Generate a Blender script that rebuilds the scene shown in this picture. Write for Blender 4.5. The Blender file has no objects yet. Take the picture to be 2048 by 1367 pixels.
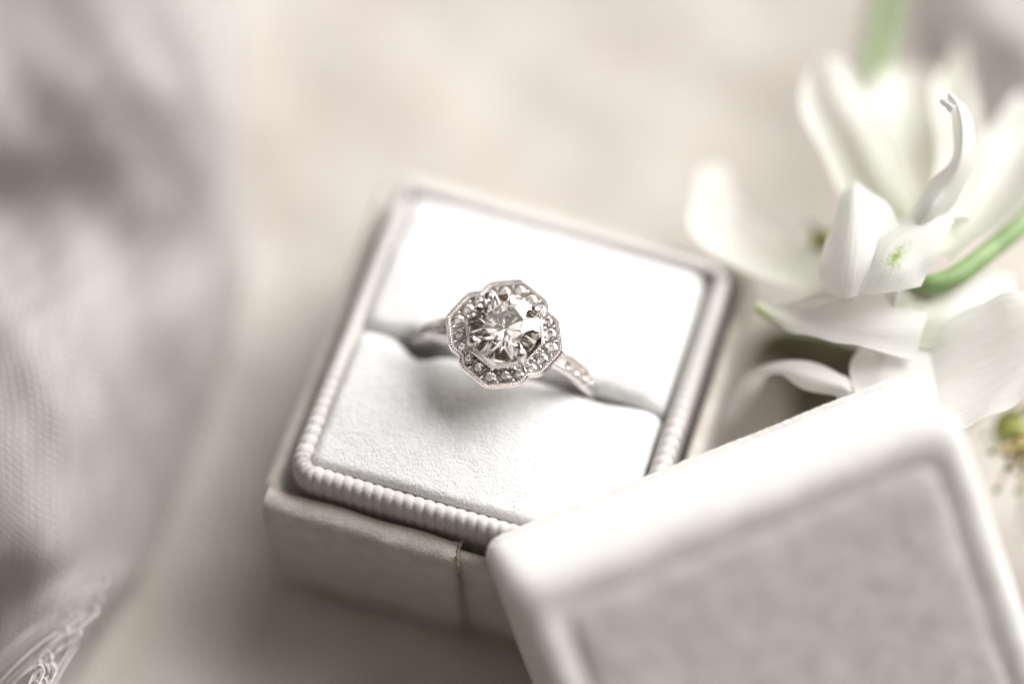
import bpy, bmesh, math, random
import numpy as np
from mathutils import Vector, Matrix
random.seed(7); rng = np.random.default_rng(7)
S = 0.001                                   # everything below is written in millimetres
scene = bpy.context.scene
COL = scene.collection

# ------------------------------------------------------------------ camera
cam = bpy.data.cameras.new('camera'); cam_o = bpy.data.objects.new('camera', cam); COL.objects.link(cam_o)
CP = Vector([-0.2, -121.1237, 252.8505]) * S; CT = Vector([-0.2, 0.0, 25.05]) * S
cam_o.location = CP
cam_o.rotation_euler = (CT - CP).to_track_quat('-Z', 'Y').to_euler()
cam.lens = 100; cam.sensor_width = 36; cam.clip_start = 0.01; cam.clip_end = 20
cam.dof.use_dof = True; cam.dof.focus_distance = 0.2566; cam.dof.aperture_fstop = 3.1; cam.dof.aperture_blades = 0
scene.camera = cam_o

# ------------------------------------------------------------------ room light and window
w = bpy.data.worlds.new('World'); scene.world = w; w.use_nodes = True
bg = w.node_tree.nodes['Background']; bg.inputs[0].default_value = (1.0, .80, .66, 1); bg.inputs[1].default_value = .065
def area(name, loc, target, sx, sy, power, col):
    l = bpy.data.lights.new(name, 'AREA'); l.shape = 'RECTANGLE'; l.size = sx; l.size_y = sy; l.energy = power; l.color = col
    o = bpy.data.objects.new(name, l); COL.objects.link(o); o.location = loc
    o.rotation_euler = (Vector(target) - Vector(loc)).to_track_quat('-Z', 'Y').to_euler()
    return o
area('window_light', (.64, .50, .60), (0, 0, .02), 1.0, 1.0, 31.5, (1, .988, .975))
area('overhead_fill', (-.12, -.02, 1.38), (0, 0, .02), .9, .9, 2.7, (1, .96, .92))  # added overhead fill without a real source, brightens the stone
scene.view_settings.view_transform = 'Standard'; scene.view_settings.look = 'None'
scene.view_settings.exposure = 0; scene.view_settings.gamma = 1
cy = scene.cycles
cy.max_bounces = 20; cy.transmission_bounces = 20; cy.glossy_bounces = 8; cy.diffuse_bounces = 5; cy.transparent_max_bounces = 12
cy.caustics_refractive = True; cy.caustics_reflective = True; cy.blur_glossy = 0.3; cy.sample_clamp_indirect = 6
cy.use_denoising = True
try: cy.denoiser = 'OPENIMAGEDENOISE'
except Exception: pass
cy.denoising_prefilter = 'ACCURATE'

# ------------------------------------------------------------------ material helpers
def mat(name):
    m = bpy.data.materials.new(name); m.use_nodes = True
    nt = m.node_tree; b = nt.nodes['Principled BSDF']
    return m, nt, b
def node(nt, t, **kw):
    n = nt.nodes.new(t)
    for k, v in kw.items(): setattr(n, k, v)
    return n
def noise(nt, vec, scale, detail=3, rough=.55):
    n = node(nt, 'ShaderNodeTexNoise'); n.inputs['Scale'].default_value = scale; n.inputs['Detail'].default_value = detail; n.inputs['Roughness'].default_value = rough
    nt.links.new(vec, n.inputs['Vector']); return n.outputs['Fac']
def ramp(nt, fac, stops):
    r = node(nt, 'ShaderNodeValToRGB'); e = r.color_ramp.elements
    while len(e) < len(stops): e.new(.5)
    for el, (p, c) in zip(e, stops): el.position = p; el.color = (*c, 1) if len(c) == 3 else c
    nt.links.new(fac, r.inputs['Fac']); return r.outputs['Color']
def bump(nt, height, dist, strength=1.0, normal=None):
    b = node(nt, 'ShaderNodeBump'); b.inputs['Distance'].default_value = dist; b.inputs['Strength'].default_value = strength
    nt.links.new(height, b.inputs['Height'])
    if normal is not None: nt.links.new(normal, b.inputs['Normal'])
    return b.outputs['Normal']
def objco(nt): return node(nt, 'ShaderNodeTexCoord').outputs['Object']
def math_(nt, op, a, b=None):
    n = node(nt, 'ShaderNodeMath', operation=op)
    for i, x in enumerate((a, b)):
        if x is None: continue
        if isinstance(x, (int, float)): n.inputs[i].default_value = x
        else: nt.links.new(x, n.inputs[i])
    return n.outputs[0]

def velvet(name, c0, c1, sheen=.35):
    m, nt, b = mat(name); co = objco(nt)
    col = ramp(nt, noise(nt, co, 420, 4), [(.3, c0), (.7, c1)])
    fine = noise(nt, co, 5200, 2)
    mix = node(nt, 'ShaderNodeMix', data_type='RGBA', blend_type='MULTIPLY'); mix.inputs[0].default_value = .35
    nt.links.new(col, mix.inputs[6]); nt.links.new(ramp(nt, fine, [(.3, (.55, .55, .55)), (.65, (1, 1, 1))]), mix.inputs[7])
    nt.links.new(mix.outputs[2], b.inputs['Base Color'])
    b.inputs['Roughness'].default_value = .95; b.inputs['Specular IOR Level'].default_value = .1
    b.inputs['Sheen Weight'].default_value = sheen; b.inputs['Sheen Roughness'].default_value = .4; b.inputs['Sheen Tint'].default_value = (1, .98, .96, 1)
    n1 = bump(nt, noise(nt, co, 700, 3), .00014)
    nt.links.new(bump(nt, fine, .00009, 1, n1), b.inputs['Normal'])
    return m
M = {}
M['pad_velvet'] = velvet('pad_velvet', (.77, .77, .765), (.83, .83, .825))
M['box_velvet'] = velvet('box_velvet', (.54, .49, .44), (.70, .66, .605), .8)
M['lid_velvet'] = velvet('lid_velvet', (.66, .64, .615), (.75, .73, .705), 1.0)
m, nt, b = mat('fibre'); b.inputs['Base Color'].default_value = (.84, .83, .82, 1); b.inputs['Roughness'].default_value = .55; b.inputs['Sheen Weight'].default_value = .2; M['fibre'] = m
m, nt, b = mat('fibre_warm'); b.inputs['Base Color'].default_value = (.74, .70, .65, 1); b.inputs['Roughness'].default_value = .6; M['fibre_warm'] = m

m, nt, b = mat('fibre_lid'); b.inputs['Base Color'].default_value = (.86, .84, .82, 1); b.inputs['Roughness'].default_value = .6; M['fibre_lid'] = m
m, nt, b = mat('grosgrain'); co = node(nt, 'ShaderNodeUVMap').outputs[0]
wv = node(nt, 'ShaderNodeTexWave', wave_type='BANDS', bands_direction='Y'); wv.inputs['Scale'].default_value = 9; wv.inputs['Distortion'].default_value = .6; wv.inputs['Detail'].default_value = 1
nt.links.new(co, wv.inputs['Vector'])
nt.links.new(ramp(nt, wv.outputs['Fac'], [(0, (.73, .68, .65)), (1, (.87, .83, .80))]), b.inputs['Base Color'])
b.inputs['Roughness'].default_value = .5; b.inputs['Sheen Weight'].default_value = .065
nt.links.new(bump(nt, wv.outputs['Fac'], .00006), b.inputs['Normal']); M['grosgrain'] = m

m, nt, b = mat('slot_shade'); b.inputs['Base Color'].default_value = (.10, .085, .07, 1); b.inputs['Roughness'].default_value = .95; M['slot_shade'] = m  # shade at the bottom of the slot, put into the floor colour
m, nt, b = mat('frayed_edge'); nt.links.new(ramp(nt, noise(nt, objco(nt), 1500, 3), [(.3, (.30, .21, .15)), (.7, (.5, .41, .34))]), b.inputs['Base Color']); b.inputs['Roughness'].default_value = .9; M['frayed_edge'] = m

m, nt, b = mat('white_gold'); b.inputs['Metallic'].default_value = 1; co = objco(nt)
nt.links.new(ramp(nt, noise(nt, co, 900, 3), [(.35, (.76, .70, .68)), (.65, (.88, .83, .81))]), b.inputs['Base Color'])
b.inputs['Roughness'].default_value = .16
nt.links.new(bump(nt, noise(nt, co, 2500, 2), .00002, .6), b.inputs['Normal']); M['white_gold'] = m
m, nt, b = mat('bright_gold'); b.inputs['Metallic'].default_value = 1; b.inputs['Base Color'].default_value = (.92, .89, .87, 1); b.inputs['Roughness'].default_value = .1; M['bright_gold'] = m
m, nt, b = mat('recess_shade_metal'); b.inputs['Metallic'].default_value = 1; b.inputs['Base Color'].default_value = (.44, .41, .39, 1); b.inputs['Roughness'].default_value = .35; M['recess_shade_metal'] = m  # same ring metal, crevice darkness put into its colour
m, nt, b = mat('diamond')
b.inputs['Base Color'].default_value = (1, .955, .89, 1); b.inputs['Roughness'].default_value = 0; b.inputs['IOR'].default_value = 2.42; b.inputs['Transmission Weight'].default_value = 1; M['diamond'] = m

def cloth(name, c0, c1, fine=2600):
    m, nt, b = mat(name); co = objco(nt)
    nt.links.new(ramp(nt, noise(nt, co, 38, 5, .65), [(.32, c0), (.66, c1)]), b.inputs['Base Color'])
    b.inputs['Roughness'].default_value = .9; b.inputs['Specular IOR Level'].default_value = .2; b.inputs['Sheen Weight'].default_value = .1
    h = noise(nt, co, fine, 3)
    for d in 'XY':
        wv = node(nt, 'ShaderNodeTexWave', wave_type='BANDS', bands_direction=d); wv.inputs['Scale'].default_value = 480; wv.inputs['Distortion'].default_value = 3; wv.inputs['Detail'].default_value = 2; nt.links.new(co, wv.inputs['Vector']); h = math_(nt, 'ADD', h, wv.outputs['Fac'])
    n1 = bump(nt, noise(nt, co, 130, 4), .0012, .7)
    nt.links.new(bump(nt, h, .00004, 1, n1), b.inputs['Normal']); return m
M['table_cloth'] = cloth('table_cloth', (.41, .365, .325), (.545, .51, .475))

def gauze_mat(name, c0, c1):
    m, nt, b = mat(name); uv = node(nt, 'ShaderNodeUVMap').outputs[0]
    def bands(d, dist):
        wv = node(nt, 'ShaderNodeTexWave', wave_type='BANDS', bands_direction=d); wv.inputs['Scale'].default_value = .45
        wv.inputs['Distortion'].default_value = dist; wv.inputs['Detail'].default_value = 2; wv.inputs['Detail Scale'].default_value = .4
        nt.links.new(uv, wv.inputs['Vector']); return wv.outputs['Fac']
    wx, wy = bands('X', 3.5), bands('Y', 4)
    mx = math_(nt, 'MAXIMUM', wx, wy)
    sc = node(nt, 'ShaderNodeMapping'); sc.inputs['Scale'].default_value = (.35, .05, 1); nt.links.new(uv, sc.inputs['Vector'])
    tone = math_(nt, 'ADD', math_(nt, 'MULTIPLY', mx, .3), math_(nt, 'MULTIPLY', noise(nt, sc.outputs[0], 3, 4), .8))
    nt.links.new(ramp(nt, tone, [(.35, c0), (.85, c1)]), b.inputs['Base Color'])
    b.inputs['Roughness'].default_value = .85; b.inputs['Sheen Weight'].default_value = .065
    nt.links.new(bump(nt, mx, .00025), b.inputs['Normal'])
    hole = ramp(nt, mx, [(.2, (.72, .72, .72)), (.7, (1, 1, 1))])
    tr = node(nt, 'ShaderNodeBsdfTransparent'); tl = node(nt, 'ShaderNodeBsdfTranslucent'); tl.inputs[0].default_value = (*c1, 1)
    m1 = node(nt, 'ShaderNodeMixShader'); m1.inputs[0].default_value = .3; nt.links.new(b.outputs[0], m1.inputs[1]); nt.links.new(tl.outputs[0], m1.inputs[2])
    m2 = node(nt, 'ShaderNodeMixShader'); nt.links.new(hole, m2.inputs[0]); nt.links.new(tr.outputs[0], m2.inputs[1]); nt.links.new(m1.outputs[0], m2.inputs[2])
    nt.links.new(m2.outputs[0], nt.nodes['Material Output'].inputs['Surface']); return m
M['gauze'] = gauze_mat('gauze', (.39, .36, .345), (.68, .645, .63))
m, nt, b = mat('thread'); b.inputs['Base Color'].default_value = (.60, .575, .56, 1); b.inputs['Roughness'].default_value = 1; b.inputs['Specular IOR Level'].default_value = .05
nt.links.new(bump(nt, noise(nt, objco(nt), 4000, 2), .00006), b.inputs['Normal']); M['thread'] = m

def petal_mat(name, kind='plain'):
    m, nt, b = mat(name); uv = node(nt, 'ShaderNodeUVMap').outputs[0]; co = objco(nt)
    sp = node(nt, 'ShaderNodeSeparateXYZ'); nt.links.new(uv, sp.inputs[0])
    base = ramp(nt, noise(nt, co, 260, 4), [(.3, (.83, .825, .79)), (.7, (.88, .875, .855))])
    fac = None; tint = (.33, .42, .10)
    if kind == 'spot':
        dx = math_(nt, 'MULTIPLY', math_(nt, 'SUBTRACT', sp.outputs[0], .56), 6.5); dy = math_(nt, 'MULTIPLY', math_(nt, 'SUBTRACT', sp.outputs[1], .44), 4.2)
        r = math_(nt, 'SQRT', math_(nt, 'ADD', math_(nt, 'POWER', dx, 2), math_(nt, 'POWER', dy, 2)))
        r = math_(nt, 'ADD', r, math_(nt, 'MULTIPLY', math_(nt, 'SUBTRACT', noise(nt, co, 2200, 4), .5), 1.1))
        fac = ramp(nt, r, [(.1, (1, 1, 1)), (.6, (.30, .30, .30)), (1, (0, 0, 0))])
    elif kind == 'tip':
        a = math_(nt, 'MULTIPLY', sp.outputs[1], 1.0)
        fac = ramp(nt, math_(nt, 'ADD', a, math_(nt, 'MULTIPLY', math_(nt, 'SUBTRACT', sp.outputs[0], .6), .18)), [(.55, (0, 0, 0)), (.85, (.35, .35, .35)), (1, (.95, .95, .95))])
    elif kind == 'streak':
        dx = math_(nt, 'ABSOLUTE', math_(nt, 'SUBTRACT', sp.outputs[0], .4)); fac = ramp(nt, dx, [(0, (.32, .32, .32)), (.28, (0, 0, 0))])
    elif kind == 'base':
        fac = ramp(nt, sp.outputs[1], [(0, (.28, .28, .28)), (.5, (.03, .03, .03))])
    vm = node(nt, 'ShaderNodeMapping'); vm.inputs['Scale'].default_value = (26, 2.2, 1); nt.links.new(uv, vm.inputs['Vector'])
    vx = node(nt, 'ShaderNodeMix', data_type='RGBA'); nt.links.new(ramp(nt, noise(nt, vm.outputs[0], 1, 4), [(.42, (0, 0, 0)), (.66, (.7, .7, .7))]), vx.inputs[0]); nt.links.new(base, vx.inputs[6]); vx.inputs[7].default_value = (.785, .795, .75, 1); base = vx.outputs[2]
    col = base
    if fac is not None:
        mx = node(nt, 'ShaderNodeMix', data_type='RGBA'); nt.links.new(fac, mx.inputs[0]); nt.links.new(base, mx.inputs[6]); mx.inputs[7].default_value = (*tint, 1); col = mx.outputs[2]
    nt.links.new(col, b.inputs['Base Color']); b.inputs['Roughness'].default_value = .5; b.inputs['Specular IOR Level'].default_value = .35; b.inputs['Sheen Weight'].default_value = .1
    mp = node(nt, 'ShaderNodeMapping'); mp.inputs['Scale'].default_value = (22, 3, 1); nt.links.new(uv, mp.inputs['Vector'])
    n1 = bump(nt, noise(nt, mp.outputs[0], 1, 3), .00008)
    nt.links.new(bump(nt, noise(nt, co, 3800, 3), .00004, 1, n1), b.inputs['Normal'])
    tl = node(nt, 'ShaderNodeBsdfTranslucent'); nt.links.new(col, tl.inputs[0])
    ms = node(nt, 'ShaderNodeMixShader'); ms.inputs[0].default_value = .46; nt.links.new(b.outputs[0], ms.inputs[1]); nt.links.new(tl.outputs[0], ms.inputs[2])
    nt.links.new(ms.outputs[0], nt.nodes['Material Output'].inputs['Surface']); return m
for k in ('plain', 'spot', 'tip', 'streak', 'base'): M['petal_' + k] = petal_mat('petal_' + k, k)
def green(name, c0, c1):
    m, nt, b = mat(name); nt.links.new(ramp(nt, noise(nt, objco(nt), 180, 3), [(.35, c0), (.65, c1)]), b.inputs['Base Color']); b.inputs['Roughness'].default_value = .6
    b.inputs['Subsurface Weight'].default_value = .1; b.inputs['Subsurface Radius'].default_value = (.4, .8, .2); b.inputs['Subsurface Scale'].default_value = .001; return m
M['stem'] = green('stem', (.15, .25, .085), (.27, .37, .17))
M['calyx'] = green('calyx', (.24, .27, .05), (.36, .37, .12))
M['leaf'] = green('leaf', (.10, .088, .055), (.17, .15, .10))  # olive brown chosen to stand for shade below the petals
M['stamen'] = green('stamen', (.30, .20, .07), (.52, .44, .20))
M['anther'] = green('anther', (.06, .035, .015), (.16, .11, .04))

# ------------------------------------------------------------------ object helpers
def raw(name, verts, faces, m, parent=None, smooth=True, uvs=None):
    me = bpy.data.meshes.new(name); me.from_pydata([tuple(v) for v in (np.asarray(verts, float) * S)], [], faces)
    if uvs is not None:
        l = me.uv_layers.new(name='UVMap'); idx = np.empty(len(me.loops), int); me.loops.foreach_get('vertex_index', idx)
        l.data.foreach_set('uv', np.asarray(uvs, np.float32)[idx].ravel())
    me.materials.append(m)
    if smooth: me.polygons.foreach_set('use_smooth', [True] * len(me.polygons))
    me.update()
    o = bpy.data.objects.new(name, me); COL.objects.link(o)
    if parent is not None: o.parent = parent
    return o
def outward(o):
    bm = bmesh.new(); bm.from_mesh(o.data); bmesh.ops.recalc_face_normals(bm, faces=bm.faces); bm.to_mesh(o.data); bm.free(); return o
def tag(o, label, cat, group=None):
    o['label'] = label; o['category'] = cat
    if group: o['group'] = group
    return o
def empty(name, loc, label, cat, rz=0, group=None):
    o = bpy.data.objects.new(name, None); COL.objects.link(o); o.empty_display_size = .005
    o.location = Vector(loc) * S; o.rotation_euler = (0, 0, rz); return tag(o, label, cat, group)
def rrect(h, r, n=6):
    """rounded square outline, half size h, corner radius r"""
    pts = []
    for k, (sx, sy) in enumerate(((1, 1), (-1, 1), (-1, -1), (1, -1))):
        for i in range(n + 1):
            a = math.pi / 2 * (k + i / n); pts.append((sx * (h - r) + r * math.cos(a), sy * (h - r) + r * math.sin(a)))
    return pts
def fine_loop(h, r, n=6, per=10):
    p = rrect(h, r, n); out = []
    for i in range(len(p)):
        a, b = np.array(p[i]), np.array(p[(i + 1) % len(p)]); d = np.linalg.norm(b - a); k = per if d > 4 else 1
        for j in range(k): out.append(tuple(a + (b - a) * j / k))
    return out
def lathe_square(name, prof, m, parent, cap0=False, cap1=False, per=1, n=6, wob=0):
    """prof: list of (half, radius, z)"""
    V, F, L = [], [], 0
    for h, r, z in prof:
        lp = fine_loop(h, r, n, per); L = len(lp)
        V += [(x, y, z) for x, y in lp]
    for i in range(len(prof) - 1):
        for j in range(L):
            a = i * L + j; b = i * L + (j + 1) % L; F.append((a, b, b + L, a + L))
    if cap0: F.append(tuple(range(L))[::-1])
    if cap1: F.append(tuple(range((len(prof) - 1) * L, len(prof) * L)))
    V = np.array(V)
    if wob:
        ph = rng.uniform(0, 6, 6)
        V[:, 2] += wob * (np.sin(V[:, 0] * .37 + ph[0]) * np.sin(V[:, 1] * .31 + ph[1]) + .5 * np.sin(V[:, 0] * .9 + ph[2] + V[:, 1] * .7))
        V[:, 0] += wob * .6 * np.sin(V[:, 1] * .5 + V[:, 2] * .6 + ph[3]); V[:, 1] += wob * .6 * np.sin(V[:, 0] * .45 + V[:, 2] * .5 + ph[4])
    return outward(raw(name, V, F, m, parent))
def catmull(P, n):
    P = np.asarray(P, float); Q = np.vstack([2 * P[0] - P[1], P, 2 * P[-1] - P[-2]]); out = []
    for s in np.linspace(0, len(P) - 1, n):
        i = min(int(s), len(P) - 2); t = s - i; a, b, c, d = Q[i:i + 4]
        out.append(.5 * (2 * b + (c - a) * t + (2 * a - 5 * b + 4 * c - d) * t * t + (3 * b - a - 3 * c + d) * t ** 3))
    return np.array(out)
def sheet_points(rows, nu, nv):
    R = np.array([catmull(r, nu) for r in rows])            # rows x nu x 3
    return np.stack([catmull(R[:, j], nv) for j in range(nu)], 1)   # nv x nu x 3
def sheet(name, rows, m, parent=None, nu=17, nv=33, thick=.12, ruffle=0, origin=(0, 0, 0), uvscale=None, wrinkle=0):
    G = sheet_points(rows, nu, nv)
    du = np.gradient(G, axis=1); dv = np.gradient(G, axis=0); N = np.cross(du, dv); N /= np.linalg.norm(N, axis=2, keepdims=True) + 1e-9
    u, v = np.meshgrid(np.linspace(0, 1, nu), np.linspace(0, 1, nv))
    if ruffle:
        p = rng.uniform(0, 6, 3); edge = np.abs(u - .5) * 2
        G = G + N * (ruffle * (edge ** 2 * np.sin(v * 13 + p[0] + 2 * u) + .45 * np.sin(v * 8 + u * 9 + p[1])))[..., None]
        G = G + du / (np.linalg.norm(du, axis=2, keepdims=True) + 1e-9) * (ruffle * .5 * np.sign(u - .5) * edge ** 4 * np.sin(v * 21 + p[2]))[..., None]
    if wrinkle:
        x, y = G[..., 0], G[..., 1]; p = rng.uniform(0, 6, 6); k = np.clip(G[..., 2] / 6, 0, 1)
        G[..., 2] += wrinkle * k * (np.sin(.33 * x + .14 * y + p[0] + 1.2 * np.sin(.09 * y)) + .6 * np.sin(.21 * x - .3 * y + p[1]) + .35 * np.sin(.75 * x + .4 * y + p[2] + np.sin(.2 * y)) + .2 * np.sin(1.3 * x - .8 * y + p[3]))
    t = thick * np.minimum(1, 4 * np.minimum(u, 1 - u) + .15)[..., None]
    A = (G + N * t / 2 - np.array(origin)).reshape(-1, 3); B = (G - N * t / 2 - np.array(origin)).reshape(-1, 3); k = nu * nv
    V = np.vstack([A, B]) if thick else A; F = []
    for i in range(nv - 1):
        for j in range(nu - 1):
            a = i * nu + j; q = (a, a + 1, a + 1 + nu, a + nu); F.append(q)
            if thick: F.append(tuple(x + k for x in q[::-1]))
    if thick:
        ring = [i for i in range(nu)] + [i * nu + nu - 1 for i in range(1, nv)] + [(nv - 1) * nu + j for j in range(nu - 2, -1, -1)] + [i * nu for i in range(nv - 2, 0, -1)]
        for a, b in zip(ring, ring[1:] + ring[:1]): F.append((b, a, a + k, b + k))
    if uvscale:
        Lu = np.cumsum(np.linalg.norm(np.diff(G, axis=1, prepend=G[:, :1]), axis=2), 1) * uvscale; Lv = np.cumsum(np.linalg.norm(np.diff(G, axis=0, prepend=G[:1]), axis=2), 0) * uvscale
        uv = np.stack([Lu.ravel(), Lv.ravel()], 1)
    else: uv = np.stack([u.ravel(), v.ravel()], 1)
    return raw(name, V, F, m, parent, uvs=np.vstack([uv, uv]) if thick else uv)
def tube_geo(pts, rad, ns=8, close=True):
    pts = np.asarray(pts, float); T = np.gradient(pts, axis=0); T /= np.linalg.norm(T, axis=1, keepdims=True) + 1e-9
    up = np.array([.3, .2, .93]); V, F = [], []
    r = np.broadcast_to(np.asarray(rad, float), (len(pts),))
    s = np.cross(T[0], up); s /= np.linalg.norm(s)
    for i, p in enumerate(pts):
        s = s - T[i] * (s @ T[i]); s /= np.linalg.norm(s) + 1e-9; q = np.cross(T[i], s)
        for j in range(ns):
            a = 2 * math.pi * j / ns; V.append(p + r[i] * (math.cos(a) * s + math.sin(a) * q))
    for i in range(len(pts) - 1):
        for j in range(ns):
            a = i * ns + j; b = i * ns + (j + 1) % ns; F.append((a, b, b + ns, a + ns))
    F.append(tuple(range(ns))[::-1]); F.append(tuple(range((len(pts) - 1) * ns, len(pts) * ns)))
    return V, F
def merge(parts):
    V, F = [], []
    for v, f in parts:
        k = len(V); V += [tuple(x) for x in v]; F += [tuple(i + k for i in q) for q in f]
    return V, F
def tube(name, data, m, parent=None, n=26, ns=12, origin=(0, 0, 0)):
    d = catmull(np.array(data), n); v, f = tube_geo(d[:, :3] - np.array(origin), d[:, 3], ns); return raw(name, v, f, m, parent)
def fuzz(name, src, n, length, width, m, parent, keep=None, lean=.6):
    """short pile fibres standing on a mesh: one thin bent blade each"""
    me = src.data; me.calc_loop_triangles()
    co = np.array([v.co for v in me.vertices]) / S; nr = np.array([v.normal for v in me.vertices])
    tri = np.array([t.vertices[:] for t in me.loop_triangles]); a, b, c = co[tri[:, 0]], co[tri[:, 1]], co[tri[:, 2]]
    ar = np.linalg.norm(np.cross(b - a, c - a), axis=1)
    if keep is not None: ar = ar * keep((a + b + c) / 3)
    k = rng.choice(len(tri), n, p=ar / ar.sum()); r1 = np.sqrt(rng.random(n))[:, None]; r2 = rng.random(n)[:, None]
    P = a[k] * (1 - r1) + b[k] * r1 * (1 - r2) + c[k] * r1 * r2
    N = nr[tri[k, 0]] * (1 - r1) + nr[tri[k, 1]] * r1 * (1 - r2) + nr[tri[k, 2]] * r1 * r2
    d = N + rng.normal(0, lean, (n, 3)); d /= np.linalg.norm(d, axis=1, keepdims=True)
    s = np.cross(d, rng.normal(0, 1, (n, 3))); s /= np.linalg.norm(s, axis=1, keepdims=True)
    ln = length * rng.uniform(.5, 1.3, (n, 1)); wd = width * rng.uniform(.6, 1.3, (n, 1))
    V = np.stack([P - s * wd - N * .03, P + s * wd - N * .03, P + d * ln], 1).reshape(-1, 3)
    o = raw(name, V, [(i, i + 1, i + 2) for i in range(0, 3 * n, 3)], m, parent, smooth=False); o['kind'] = 'stuff'; return o

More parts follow.
